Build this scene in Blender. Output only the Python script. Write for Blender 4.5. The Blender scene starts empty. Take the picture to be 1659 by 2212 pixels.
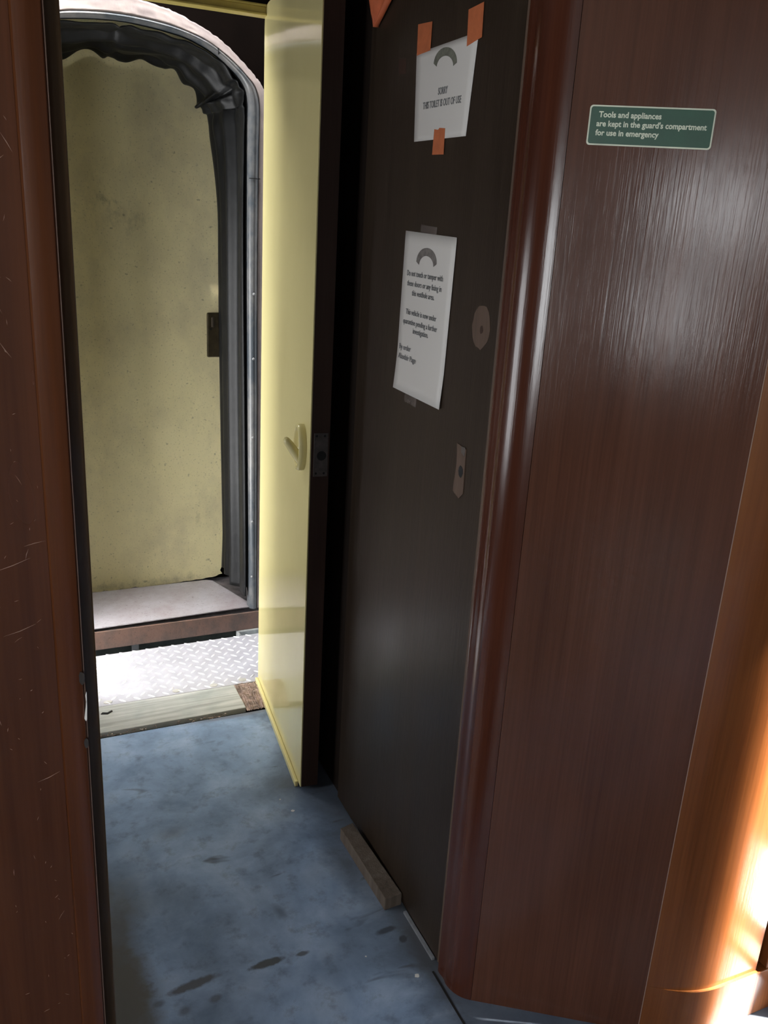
import bpy, bmesh, math, random
from mathutils import Vector, Matrix, noise
random.seed(7)
S = bpy.context.scene
C = S.collection
R = math.radians

# ------------------------------------------------------------ camera
cam = bpy.data.objects.new('camera', bpy.data.cameras.new('camera'))
C.objects.link(cam)
# image axes: right, down, forward, expressed in world X (across), Y (along the coach), Z (up)
CR = Vector((0.911688, -0.407194, 0.054944))
CD = Vector((-0.082036, -0.311419, -0.946725))
CF = Vector((0.402611, 0.858610, -0.317322))
CR.normalize(); CF.normalize(); CD = CF.cross(CR); CD.normalize(); CR = CD.cross(CF)
M = Matrix(((CR.x, -CD.x, -CF.x, 0), (CR.y, -CD.y, -CF.y, 0), (CR.z, -CD.z, -CF.z, 1.5), (0, 0, 0, 1)))
cam.matrix_world = M
cam.data.sensor_fit = 'HORIZONTAL'; cam.data.sensor_width = 36.0
cam.data.lens = 1877.0 * 36.0 / 1659.0
cam.data.clip_start = 0.02
S.camera = cam

# ------------------------------------------------------------ world, lights, exposure
w = bpy.data.worlds.new('world'); S.world = w; w.use_nodes = True
bgn = w.node_tree.nodes['Background']
bgn.inputs[0].default_value = (0.80, 0.90, 1.0, 1); bgn.inputs[1].default_value = 1.2
vs = S.view_settings
vs.view_transform = 'Standard'; vs.look = 'None'; vs.gamma = 1.0; vs.exposure = 0.0; vs.use_curve_mapping = False
S.cycles.use_denoising = True
S.cycles.max_bounces = 10; S.cycles.diffuse_bounces = 5; S.cycles.glossy_bounces = 5
S.cycles.sample_clamp_indirect = 6.0

def area(name, loc, direction, sx, sy, power, col=(1, 1, 1), spread=180):
    l = bpy.data.lights.new(name, 'AREA'); l.shape = 'RECTANGLE'; l.size = sx; l.size_y = sy
    l.energy = power; l.color = col; l.spread = R(spread)
    o = bpy.data.objects.new(name, l); C.objects.link(o)
    d = Vector(direction).normalized()
    up = Vector((0, 0, 1)) if abs(d.z) < .9 else Vector((0, 1, 0))
    x = up.cross(-d).normalized(); y = (-d).cross(x).normalized()
    o.matrix_world = Matrix(((x.x, y.x, -d.x, loc[0]), (x.y, y.y, -d.y, loc[1]), (x.z, y.z, -d.z, loc[2]), (0, 0, 0, 1)))
    return o
# daylight standing in the openings, with two added fill lamps in the gap
area('daylight_side_door', (1.50, .785, .13), (-1, 0, 0), .09, .18, 2.2, (1.0, .95, .9))
area('daylight_left_door', (-1.35, -.90, 1.22), (1, 0, 0), 1.34, 0.86, 54, (.95, .98, 1.0))
area('daylight_saloon_low', (-1.35, -3.75, .97), (1, 0, 0), .70, .50, 24, (.93, .97, 1.0))
area('daylight_saloon_high', (-1.35, -4.33, 1.71), (1, 0, 0), 1.55, .42, 44, (.93, .97, 1.0))
area('daylight_end_window', (-1.35, 2.05, .97), (1, 0, 0), .80, .86, 18, (.98, .98, 1.0))
area('daylight_gap_left', (-.42, 2.76, .72), (1, 0, 0), .28, 1.34, 30, (1.0, 1.0, 1.0))
area('gap_fill_low', (-.16, 2.85, .20), (1, 0, -.15), .12, .30, 4, (1.0, 1.0, 1.0))  # extra lamp added low in the gap to burn out the plate's far edge
area('daylight_gap_right', (1.25, 2.76, 1.15), (-1, 0, 0), .26, 2.2, 3, (1.0, 1.0, 1.0))
area('daylight_gap_top', (.40, 2.775, 2.95), (0, 0, -1), 1.5, .30, 48, (1.0, 1.0, 1.0))
area('gap_fill_corner', (-.02, 2.88, 2.36), (.70, -.65, -.60), .40, .14, 12, (1.0, 1.0, .97))  # added lamp aimed at the cream door to draw its light wedge
sl = bpy.data.lights.new('sun', 'SUN'); sl.energy = 210; sl.angle = R(3.0); sl.color = (1.0, .93, .82)
so_ = bpy.data.objects.new('sun', sl); C.objects.link(so_)
so_.rotation_euler = Vector((-1, .6, -2.5)).to_track_quat('-Z', 'Y').to_euler(); so_.location = (3, -3, 6)

# ------------------------------------------------------------ materials
def mat(name):
    m = bpy.data.materials.new(name); m.use_nodes = True
    return m, m.node_tree, m.node_tree.nodes['Principled BSDF']
def N(nt, t, **kw):
    n = nt.nodes.new(t)
    for k, v in kw.items():
        if k in ('op',): n.operation = v
        elif hasattr(n, k): setattr(n, k, v)
    return n
def coords(nt, scale=(1, 1, 1), rot=(0, 0, 0)):
    g = nt.nodes.new('ShaderNodeNewGeometry')
    mp = nt.nodes.new('ShaderNodeMapping'); mp.inputs['Scale'].default_value = scale; mp.inputs['Rotation'].default_value = rot
    nt.links.new(g.outputs['Position'], mp.inputs['Vector']); return mp.outputs[0]
def nz(nt, vec, scale=1, detail=4, rough=.55, dist=0):
    n = nt.nodes.new('ShaderNodeTexNoise'); n.inputs['Scale'].default_value = scale; n.inputs['Detail'].default_value = detail
    n.inputs['Roughness'].default_value = rough; n.inputs['Distortion'].default_value = dist
    nt.links.new(vec, n.inputs['Vector']); return n.outputs[0]
def ramp(nt, f, stops, interp='LINEAR'):
    r = nt.nodes.new('ShaderNodeValToRGB'); r.color_ramp.interpolation = interp
    e = r.color_ramp.elements
    while len(e) < len(stops): e.new(.5)
    for i, (p, c) in enumerate(stops):
        e[i].position = p
        e[i].color = (*c, 1) if hasattr(c, '__len__') else (c, c, c, 1)
    nt.links.new(f, r.inputs[0]); return r.outputs[0]
def mix(nt, f, a, b, mode='MIX'):
    m = nt.nodes.new('ShaderNodeMix'); m.data_type = 'RGBA'; m.blend_type = mode
    for s, v in ((m.inputs[0], f), (m.inputs[6], a), (m.inputs[7], b)):
        if isinstance(v, (int, float)): s.default_value = v
        elif isinstance(v, tuple): s.default_value = (*v, 1)
        else: nt.links.new(v, s)
    return m.outputs[2]
def bump(nt, bs, h, strength, dist=.01, prev=None):
    b = nt.nodes.new('ShaderNodeBump'); b.inputs['Strength'].default_value = strength; b.inputs['Distance'].default_value = dist
    nt.links.new(h, b.inputs['Height'])
    if prev is not None: nt.links.new(prev, b.inputs['Normal'])
    nt.links.new(b.outputs[0], bs.inputs['Normal']); return b.outputs[0]

def wood(name, dark, mid, light, rough=.22, bmp=.12, freq=1.0, spec=.5, scratch=0):
    m, nt, bs = mat(name)
    v = coords(nt, (38 * freq, 38 * freq, .9 * freq))
    a = nz(nt, v, 1, 6, .6, .4)
    v2 = coords(nt, (260 * freq, 260 * freq, 5))
    b = nz(nt, v2, 1, 3, .6)
    big = nz(nt, coords(nt, (4, 4, 1.1)), 1, 3)
    c = ramp(nt, a, [(.28, dark), (.5, mid), (.74, light)])
    c = mix(nt, .35, c, ramp(nt, b, [(.3, tuple(x * .45 for x in mid)), (.65, tuple(min(1, x * 1.35) for x in mid))]))
    c = mix(nt, .35, c, ramp(nt, big, [(.35, dark), (.65, light)]))
    if scratch:
        s = nt.nodes.new('ShaderNodeTexVoronoi'); s.feature = 'DISTANCE_TO_EDGE'; s.inputs['Scale'].default_value = 1
        nt.links.new(coords(nt, (17, 17, 6), (.5, .3, .9)), s.inputs['Vector'])
        ln = ramp(nt, s.outputs[0], [(0, 1.0), (.008, 0.0)])
        msk = ramp(nt, nz(nt, coords(nt, (14, 14, 9)), 1, 2), [(.56, 0.0), (.62, scratch)])
        mm = nt.nodes.new('ShaderNodeMath'); mm.operation = 'MULTIPLY'
        nt.links.new(ln, mm.inputs[0]); nt.links.new(msk, mm.inputs[1])
        c = mix(nt, mm.outputs[0], c, (.42, .27, .2))
    nt.links.new(c, bs.inputs['Base Color'])
    bs.inputs['Specular IOR Level'].default_value = spec
    nt.links.new(ramp(nt, big, [(.3, max(.03, rough * .8)), (.7, rough * 1.25)]), bs.inputs['Roughness'])
    p = bump(nt, bs, b, bmp, .002)
    bump(nt, bs, nz(nt, coords(nt, (90, 90, 26)), 1, 2), bmp * .45, .0035, p)
    return m

def paint(name, base, grime, amount=.5, rough=.35, scale=6, speck=True, bmp=.05, smear=None):
    m, nt, bs = mat(name)
    big = nz(nt, coords(nt, (scale, scale, scale * .7)), 1, 6, .65)
    c = mix(nt, ramp(nt, big, [(.42, 0.0), (.72, amount)]), base, grime)
    if smear:
        sm = nz(nt, coords(nt, (3.2, 3.2, 2.2)), 1, 3, .5, 1.5)
        c = mix(nt, ramp(nt, sm, [(.35, 0.0), (.7, .55)]), c, smear)
    if speck:
        sp = nz(nt, coords(nt, (150, 150, 150)), 1, 2, .6)
        c = mix(nt, ramp(nt, sp, [(.6, 0.0), (.72, .5)]), c, tuple(x * .5 for x in grime))
        sp2 = nz(nt, coords(nt, (46, 46, 46)), 1, 2, .5)
        c = mix(nt, ramp(nt, sp2, [(.70, 0.0), (.76, .5)]), c, tuple(x * .4 for x in grime))
    nt.links.new(c, bs.inputs['Base Color']); bs.inputs['Roughness'].default_value = rough
    bump(nt, bs, big, bmp, .01)
    return m
def plain(name, col, rough=.5, metal=0, var=.15, scale=20, bmp=.0, spec=.5):
    m, nt, bs = mat(name)
    n_ = nz(nt, coords(nt, (scale,) * 3), 1, 5, .6)
    c = ramp(nt, n_, [(.3, tuple(x * (1 - var) for x in col)), (.7, tuple(min(1, x * (1 + var)) for x in col))])
    nt.links.new(c, bs.inputs['Base Color']); bs.inputs['Roughness'].default_value = rough; bs.inputs['Metallic'].default_value = metal
    bs.inputs['Specular IOR Level'].default_value = spec
    if bmp: bump(nt, bs, n_, bmp, .004)
    return m

mahog = wood('mahogany_veneer', (.048, .0178, .0100), (.076, .0285, .0158), (.110, .043, .024), .16, .085)
mahog_red = wood('red_mahogany', (.028, .0082, .005), (.052, .0145, .0075), (.085, .026, .012), .19, .10)
mahog_left = wood('worn_mahogany', (.028, .010, .0058), (.062, .0205, .0095), (.105, .036, .015), .22, .05, .7)
mahog_mould = wood('orange_mahogany', (.032, .0098, .005), (.072, .0215, .008), (.125, .042, .0135), .2, .05, .7)
mahog_sun = wood('sunlit_mahogany', (.080, .022, .0065), (.140, .046, .0125), (.20, .070, .019), .20, .06, .8)  # same mahogany as the corner panel, sunlit tint painted into the colour
darkwood = wood('dark_stained_wood', (.016, .0105, .007), (.025, .0165, .011), (.038, .026, .017), .34, .10, 1.2, .2)
blackwood = wood('black_brown_wood', (.006, .004, .003), (.010, .006, .004), (.016, .010, .007), .5, .05, 1, .2)
edgewood = wood('door_edge_wood', (.018, .009, .006), (.036, .017, .011), (.055, .028, .018), .5, .1, 1, .25)
wornedge = wood('worn_brown_edge', (.048, .029, .020), (.088, .054, .037), (.14, .09, .063), .6, .2, 1, .3)
blockwood = wood('grey_brown_softwood', (.045, .033, .025), (.10, .077, .06), (.20, .165, .135), .8, .5, 1, .2)
cream = paint('glossy_cream_paint', (.70, .62, .30), (.50, .42, .18), .25, .09, 3, False, .008)
cream_trim = paint('cream_moulding_paint', (.52, .42, .13), (.30, .22, .06), .5, .25, 8, False, .02)
cream_old = paint('grimy_cream_paint', (.78, .69, .39), (.34, .30, .21), .6, .68, 5, True, .05, (.76, .67, .36))
steel = paint('worn_blue_steel', (.06, .070, .08), (.26, .24, .22), .8, .35, 9, False, .15)
def smudges(m, spots):
    nt = m.node_tree; bs = nt.nodes['Principled BSDF']; src = bs.inputs['Base Color'].links[0].from_socket
    v_ = coords(nt, (1, 1, 1)); nn = nz(nt, coords(nt, (34, 34, 20)), 1, 5, .7); c = src
    for (x, z, rx, rz, col, amt) in spots:
        mp_ = nt.nodes.new('ShaderNodeMapping'); mp_.vector_type = 'TEXTURE'
        mp_.inputs['Location'].default_value = (x, 3.3, z); mp_.inputs['Scale'].default_value = (rx, 9, rz); nt.links.new(v_, mp_.inputs[0])
        ln = nt.nodes.new('ShaderNodeVectorMath'); ln.operation = 'LENGTH'; nt.links.new(mp_.outputs[0], ln.inputs[0])
        ma = nt.nodes.new('ShaderNodeMath'); ma.operation = 'MULTIPLY_ADD'; nt.links.new(nn, ma.inputs[0]); ma.inputs[1].default_value = 1.5; nt.links.new(ln.outputs['Value'], ma.inputs[2])
        c = mix(nt, ramp(nt, ma.outputs[0], [(.35, amt), (1.0, 0.0)]), c, col)
    nt.links.new(c, bs.inputs['Base Color'])
smudges(cream_old, [(.42, 1.52, .13, .07, (.06, .06, .045), .85), (.50, 1.45, .22, .16, (.16, .155, .11), .6), (.38, 1.50, .25, .30, (.26, .25, .17), .5), (.72, .33, .05, .09, (.20, .17, .10), .6), (.53, .80, .06, .05, (.22, .18, .11), .6), (.33, 1.36, .14, .035, (.80, .73, .42), .6), (.62, 1.30, .16, .03, (.80, .73, .42), .5), (.55, 1.18, .2, .02, (.80, .73, .42), .4), (.5, .07, 1.5, .07, (.13, .11, .07), .6)])
darksteel = paint('grey_painted_steel', (.075, .075, .075), (.12, .10, .085), .7, .45, 12, True, .15)
flake = paint('flaking_pink_paint', (.40, .325, .30), (.24, .20, .20), .7, .55, 14, False, .12)
canvas = plain('black_coated_canvas', (.008, .0084, .0088), .45, 0, .3, 30, .25, .25)
maroon = plain('dark_maroon_board', (.005, .0028, .002), .9, 0, .3, 12, .05, .05)
rust = paint('rusty_brown_steel', (.17, .095, .07), (.07, .06, .055), .85, .7, 16, True, .3)
ptop = paint('scuffed_grey_steel', (.40, .38, .40), (.26, .20, .19), .8, .38, 6, True, .08)
alu = plain('bright_aluminium', (.46, .45, .48), .42, .1, .12, 18, .06)
gravel = plain('dark_underframe', (.015, .017, .013), .9, 0, .5, 30, .5)
brass = plain('brown_bronze', (.060, .045, .022), .45, .6, .35, 40, .1)
lockmetal = plain('tarnished_lock_metal', (.075, .062, .055), .5, .3, .3, 60, .1)
hole = plain('black_hole', (.004, .004, .004), .8)
greybr = plain('pale_grey_bracket', (.30, .31, .30), .6, 0, .3, 30, .1)
tape = plain('orange_tape', (.40, .105, .035), .55, 0, .12, 60, .03)
clear = plain('dull_clear_tape', (.055, .042, .036), .15, 0, .1, 60)
cloth = plain('orange_cloth', (.50, .11, .035), .7, 0, .12, 25, .1)
ink = plain('grey_ink', (.13, .13, .13), .8)
logo1 = plain('grey_green_print', (.11, .11, .085), .8, 0, .3, 90)
logo2 = plain('brown_grey_print', (.13, .115, .105), .8, 0, .4, 90)
greens = plain('green_plastic', (.010, .064, .034), .4, 0, .12, 40)
whites = plain('cream_print', (.62, .66, .52), .4)
dirtw = plain('white_flake', (.75, .74, .70), .7)
litter = plain('brown_litter', (.24, .17, .14), .9, 0, .65, 38, .6)
seam_m = plain('black_gap', (.006, .005, .005), .9)
seamlt = plain('pale_edge_line', (.26, .17, .12), .5)
ceilm = plain('dark_ceiling', (.10, .085, .07), .6)
wallm = plain('brown_saloon_wall', (.16, .09, .06), .5)

# lino floor: blue with brown-black wear and painted shade
lino, nt, bs = mat('blue_lino')
v = coords(nt, (1, 1, 1))
a = nz(nt, v, 5, 7, .62, .3); b = nz(nt, v, 22, 6, .7); d = nz(nt, v, 1.7, 3, .5)
c = ramp(nt, a, [(.30, (.145, .21, .315)), (.5, (.26, .36, .52)), (.70, (.43, .54, .70))])
c = mix(nt, ramp(nt, b, [(.52, 0.0), (.72, .5)]), c, (.085, .095, .11))
c = mix(nt, ramp(nt, d, [(.50, 0.0), (.62, .5)]), c, (.085, .10, .12))
st = nz(nt, coords(nt, (5, 16, 1), (0, 0, .35)), 1, 3, .5, .6)
c = mix(nt, ramp(nt, st, [(.66, 0.0), (.72, .8)]), c, (.055, .052, .05))
sx = nt.nodes.new('ShaderNodeSeparateXYZ'); nt.links.new(v, sx.inputs[0])
# worn brown margin along the left partition
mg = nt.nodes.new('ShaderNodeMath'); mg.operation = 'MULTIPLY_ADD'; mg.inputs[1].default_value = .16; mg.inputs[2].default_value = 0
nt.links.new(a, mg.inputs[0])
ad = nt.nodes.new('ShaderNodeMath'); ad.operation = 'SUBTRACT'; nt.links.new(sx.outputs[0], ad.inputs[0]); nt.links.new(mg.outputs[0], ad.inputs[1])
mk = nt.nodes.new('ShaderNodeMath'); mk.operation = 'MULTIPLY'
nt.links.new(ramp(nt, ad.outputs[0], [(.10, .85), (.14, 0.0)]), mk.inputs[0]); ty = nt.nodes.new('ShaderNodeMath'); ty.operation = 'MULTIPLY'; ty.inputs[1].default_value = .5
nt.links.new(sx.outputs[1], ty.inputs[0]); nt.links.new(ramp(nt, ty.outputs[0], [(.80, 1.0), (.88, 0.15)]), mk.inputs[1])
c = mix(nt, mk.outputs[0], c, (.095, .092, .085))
c = mix(nt, ramp(nt, ad.outputs[0], [(.58, 0.0), (.68, .75)]), c, (.055, .060, .070))  # soft shadow towards the right, painted into the lino colour
def floor_mark(c, cx_, cy_, rx_, ry_, ang, col, soft=.35, amt=.8):
    mp_ = nt.nodes.new('ShaderNodeMapping'); mp_.vector_type = 'TEXTURE'
    mp_.inputs['Location'].default_value = (cx_, cy_, 0); mp_.inputs['Rotation'].default_value = (0, 0, ang); mp_.inputs['Scale'].default_value = (rx_, ry_, 1)
    nt.links.new(v, mp_.inputs[0])
    ln = nt.nodes.new('ShaderNodeVectorMath'); ln.operation = 'LENGTH'; nt.links.new(mp_.outputs[0], ln.inputs[0])
    ma = nt.nodes.new('ShaderNodeMath'); ma.operation = 'MULTIPLY_ADD'; nt.links.new(b, ma.inputs[0]); ma.inputs[1].default_value = .9; nt.links.new(ln.outputs['Value'], ma.inputs[2])
    return mix(nt, ramp(nt, ma.outputs[0], [(max(0, 1 - soft), amt), (1.0, 0.0)]), c, col)
br_, dk_ = (.075, .070, .068), (.030, .034, .042)
FLOOR_MARKS = [(.283, 1.383, .115, .022, .12, br_, .25, .85), (.440, 1.381, .085, .020, .05, (.06, .062, .06), .2, .9), (.512, 1.379, .030, .013, 0, br_, .25, .8),
          (.708, 1.373, .055, .018, .1, dk_, .25, .8), (.734, 1.338, .022, .020, .3, dk_, .2, .9), (.206, 1.362, .030, .020, 0, br_, .3, .6), (.252, 1.328, .030, .025, .4, br_, .3, .6),
          (.315, 1.334, .03, .02, .2, br_, .3, .6), (.13, 1.42, .14, .26, .1, (.105, .10, .09), .2, .9), (.505, 1.51, .03, .06, .3, (.08, .095, .12), .4, .6),
          (.70, 1.60, .10, .30, .1, (.055, .06, .072), .5, .7), (.77, 1.30, .10, .35, 0, (.06, .062, .068), .4, .8), (.67, 1.95, .16, .16, 0, (.05, .055, .065), .5, .6), (.33, 1.86, .10, .06, .2, (.09, .105, .13), .5, .5), (.14, 1.72, .06, .12, 0, br_, .4, .7), (.15, 2.33, .12, .05, 0, (.16, .11, .085), .3, .8), (.60, 2.34, .35, .03, 0, (.14, .12, .11), .4, .6)]  # stains, plus broad soft darker patches towards the right
for a_ in FLOOR_MARKS: c = floor_mark(c, *a_)
nt.links.new(c, bs.inputs['Base Color'])
nt.links.new(ramp(nt, b, [(.3, .30), (.7, .5)]), bs.inputs['Roughness'])
bs.inputs['Specular IOR Level'].default_value = .4
bump(nt, bs, b, .08, .004)
# weathered sill timber
sillm, nt, bs = mat('weathered_sill_timber')
g1 = nz(nt, coords(nt, (3, 60, 20)), 1, 5, .6, .4); g2 = nz(nt, coords(nt, (5, 5, 5)), 1, 5, .6)
c = ramp(nt, g1, [(.3, (.26, .26, .23)), (.55, (.44, .44, .40)), (.75, (.56, .56, .52))])
c = mix(nt, ramp(nt, g2, [(.5, 0.0), (.7, .5)]), c, (.20, .24, .22))
nt.links.new(c, bs.inputs['Base Color']); bs.inputs['Roughness'].default_value = .75; bump(nt, bs, g1, .3, .003)
# paper
paperm, nt, bs = mat('white_paper')
bs.inputs['Base Color'].default_value = (.53, .505, .475, 1); bs.inputs['Roughness'].default_value = .55
# window pane
glass, nt, bs = mat('window_glass')
bs.inputs['Base Color'].default_value = (1, 1, 1, 1); bs.inputs['Roughness'].default_value = .02
tr = nt.nodes.new('ShaderNodeBsdfTransparent'); ms = nt.nodes.new('ShaderNodeMixShader'); ms.inputs[0].default_value = .07
nt.links.new(tr.outputs[0], ms.inputs[1]); nt.links.new(bs.outputs[0], ms.inputs[2])
nt.links.new(ms.outputs[0], nt.nodes['Material Output'].inputs[0])

# ------------------------------------------------------------ mesh helpers
def world_loc(o):
    v = Vector((0, 0, 0))
    while o is not None: v = v + o.location; o = o.parent
    return v
def obj(name, bm, m, parent=None, smooth=False, bevel=0, sub=0, kind=None, solid=0):
    bmesh.ops.recalc_face_normals(bm, faces=bm.faces[:])
    xs = [v.co for v in bm.verts]
    c = Vector(((min(p.x for p in xs) + max(p.x for p in xs)) / 2, (min(p.y for p in xs) + max(p.y for p in xs)) / 2, min(p.z for p in xs)))
    bmesh.ops.translate(bm, verts=bm.verts[:], vec=-c)
    me = bpy.data.meshes.new(name); bm.to_mesh(me); bm.free()
    for mm in (m if isinstance(m, (list, tuple)) else [m]): me.materials.append(mm)
    if smooth:
        for p in me.polygons: p.use_smooth = True
    o = bpy.data.objects.new(name, me); C.objects.link(o)
    o.location = c
    if parent is not None:
        o.parent = parent; o.location = c - world_loc(parent)
    if solid:
        s = o.modifiers.new('solid', 'SOLIDIFY'); s.thickness = solid; s.offset = 0
    if bevel:
        b = o.modifiers.new('bevel', 'BEVEL'); b.width = bevel; b.segments = 2; b.limit_method = 'ANGLE'
    if kind: o['kind'] = kind
    return o
def thing(name, loc, label, cat, group=None):
    o = bpy.data.objects.new(name, None); C.objects.link(o); o.location = loc; o.empty_display_size = .05
    return tag(o, label, cat, group)
def tag(o, label, cat, group=None):
    o['label'] = label; o['category'] = cat
    if group: o['group'] = group
    return o
def box(bm, x0, x1, y0, y1, z0, z1, mi=0):
    vs_ = [bm.verts.new(p) for p in [(x0, y0, z0), (x1, y0, z0), (x1, y1, z0), (x0, y1, z0), (x0, y0, z1), (x1, y0, z1), (x1, y1, z1), (x0, y1, z1)]]
    fs = [(0, 3, 2, 1), (4, 5, 6, 7), (0, 1, 5, 4), (1, 2, 6, 5), (2, 3, 7, 6), (3, 0, 4, 7)]
    for f in fs: bm.faces.new([vs_[i] for i in f]).material_index = mi
    return vs_
def prism(bm, pts, d, mi=0):
    """closed polygon pts (3D, planar) extruded along vector d"""
    d = Vector(d); a = [bm.verts.new(p) for p in pts]; b = [bm.verts.new(Vector(p) + d) for p in pts]
    n = len(pts)
    bm.faces.new(a).material_index = mi; bm.faces.new(b[::-1]).material_index = mi
    for i in range(n): bm.faces.new([a[i], a[(i + 1) % n], b[(i + 1) % n], b[i]]).material_index = mi
def obox(bm, o, ax, ay, az, u0, u1, v0, v1, w0, w1, mi=0):
    o, ax, ay, az = map(Vector, (o, ax, ay, az))
    P = lambda u, v, w_: o + ax * u + ay * v + az * w_
    prism(bm, [P(u0, v0, w0), P(u1, v0, w0), P(u1, v1, w0), P(u0, v1, w0)], az * (w1 - w0), mi)
def grid(bm, rows, mi=0):
    vv = [[bm.verts.new(p) for p in r] for r in rows]
    for i in range(len(vv) - 1):
        for j in range(len(vv[0]) - 1):
            bm.faces.new([vv[i][j], vv[i][j + 1], vv[i + 1][j + 1], vv[i + 1][j]]).material_index = mi
    return vv
def wall_strip(name, plan, z0, z1, m, thick=.012, nz_=1, smooth=True, side=1):
    """vertical sheet following plan points, given real thickness on its rear side"""
    bm = bmesh.new()
    P = [Vector((x, y, 0)) for x, y in plan]
    nrm = []
    for i in range(len(P)):
        t = (P[min(i + 1, len(P) - 1)] - P[max(i - 1, 0)]).normalized()
        nrm.append(Vector((-t.y, t.x, 0)) * side)
    loop = [p for p in P] + [P[i] + nrm[i] * thick for i in range(len(P) - 1, -1, -1)]
    prism(bm, [Vector((p.x, p.y, z0)) for p in loop], (0, 0, z1 - z0))
    o = obj(name, bm, m, smooth=False, kind='structure')
    if smooth:
        for p in o.data.polygons: p.use_smooth = abs(p.normal.z) < .5
        mo = o.modifiers.new('e', 'EDGE_SPLIT'); mo.split_angle = R(28)
    return o
def text_mesh(name, s, size, origin, right, up, out, m, parent, align='LEFT', sx=1.0, bold=0.0, d=.0004):
    cu = bpy.data.curves.new(name, 'FONT'); cu.body = s; cu.size = size; cu.align_x = align; cu.offset = bold; cu.extrude = d; cu.resolution_u = 3
    to = bpy.data.objects.new(name, cu); C.objects.link(to)
    bpy.context.view_layer.update()
    me = bpy.data.meshes.new_from_object(to.evaluated_get(bpy.context.evaluated_depsgraph_get()))
    bpy.data.objects.remove(to)
    r_, u_, o_ = Vector(right), Vector(up), Vector(out)
    org = Vector(origin)
    for v_ in me.vertices: v_.co = org + r_ * (v_.co.x * sx) + u_ * v_.co.y + o_ * v_.co.z
    bm = bmesh.new(); bm.from_mesh(me)
    return obj(name, bm, m, parent)
def arc2(cx, cy, r, a0, a1, n):
    return [(cx + r * math.cos(R(a0 + (a1 - a0) * i / n)), cy + r * math.sin(R(a0 + (a1 - a0) * i / n))) for i in range(n + 1)]

CEIL = 2.16
# ------------------------------------------------------------ shell
def slab(name, x0, x1, y0, y1, z0, z1, m, bevel=0):
    bm = bmesh.new(); box(bm, x0, x1, y0, y1, z0, z1); return obj(name, bm, m, kind='structure', bevel=bevel)
bm = bmesh.new(); box(bm, -1.32, 1.46, -5.5, 2.344, -.04, 0)
floor = obj('floor', bm, lino, kind='structure')
bm = bmesh.new(); box(bm, .7535, .7575, .55, 1.235, .0002, .0012)
obj('floor_seam', bm, seam_m, floor)
slab('ceiling', -1.32, 1.46, -5.5, 2.62, CEIL, CEIL + .04, ceilm)
def holed_wall(name, x0, x1, y0, y1, z0, z1, holes, m):
    """wall in a YZ plane with rectangular openings (y0,y1,z0,z1), cut into abutting blocks in one mesh"""
    bm = bmesh.new()
    ys = sorted({y0, y1, *[h[0] for h in holes], *[h[1] for h in holes]})
    zs = sorted({z0, z1, *[h[2] for h in holes], *[h[3] for h in holes]})
    for i in range(len(ys) - 1):
        for j in range(len(zs) - 1):
            cy_, cz_ = (ys[i] + ys[i + 1]) / 2, (zs[j] + zs[j + 1]) / 2
            if any(h[0] < cy_ < h[1] and h[2] < cz_ < h[3] for h in holes): continue
            box(bm, x0, x1, ys[i], ys[i + 1], zs[j], zs[j + 1])
    bmesh.ops.remove_doubles(bm, verts=bm.verts[:], dist=1e-5)
    return obj(name, bm, m, kind='structure')
holed_wall('wall_left_outer', -1.34, -1.30, -5.5, 2.62, 0, CEIL, [(-1.57, -.23, .79, 1.65), (-4.1, -3.4, .72, 1.22), (-5.1, -3.55, 1.50, 1.92), (1.65, 2.45, .54, 1.40)], wallm)
holed_wall('wall_right_outer', 1.42, 1.46, -5.5, 2.62, 0, CEIL, [(.746, .835, .02, 1.62)], wallm)  # unseen side doorway, narrowed to a slit to shape the sun patch
slab('wall_back', -1.32, 1.46, -5.54, -5.5, 0, CEIL, wallm)
def window(n, x, y0, y1, z0, z1):
    bm = bmesh.new(); t = .018
    for a in ((y0, y1, z0, z0 + t), (y0, y1, z1 - t, z1), (y0, y0 + t, z0, z1), (y1 - t, y1, z0, z1)): box(bm, x - .012, x + .012, *a)
    f = obj('window_%d' % n, bm, darkwood, kind='structure')
    bm = bmesh.new(); box(bm, x - .002, x + .002, y0 + t, y1 - t, z0 + t, z1 - t); obj('pane', bm, glass, f)
window(1, -1.32, -1.57, -.23, .79, 1.65); window(2, -1.32, -4.1, -3.4, .72, 1.22); window(3, -1.32, -5.1, -3.55, 1.50, 1.92); window(4, -1.32, 1.65, 2.45, .54, 1.40)

# end wall of this coach with the gangway doorway, cream beading under the header
bm = bmesh.new()
box(bm, -1.30, .10, 2.53, 2.60, 0, CEIL); box(bm, .795, 1.42, 2.53, 2.60, 0, CEIL); box(bm, .10, .795, 2.53, 2.60, 2.045, CEIL)
box(bm, -1.30, 2.75, 2.53, 2.62, CEIL + .045, 4.4); box(bm, 1.465, 2.75, 2.53, 2.62, -.7, CEIL + .045)  # unseen extension above and beside the coach, added to block the sun
obj('wall_end_sunblock', bm, blackwood, kind='structure')
bm = bmesh.new()
for z0, z1, y in ((1.9925, 1.998, 2.490), (1.998, 2.014, 2.497), (2.014, 2.0195, 2.490)): box(bm, .10, .76, y, 2.53, z0, z1)
obj('trim_1', bm, cream_trim, kind='structure', bevel=.0015)
bm = bmesh.new(); box(bm, .10, .795, 2.505, 2.53, 2.0195, CEIL); obj('trim_2', bm, blackwood, kind='structure')

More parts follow.
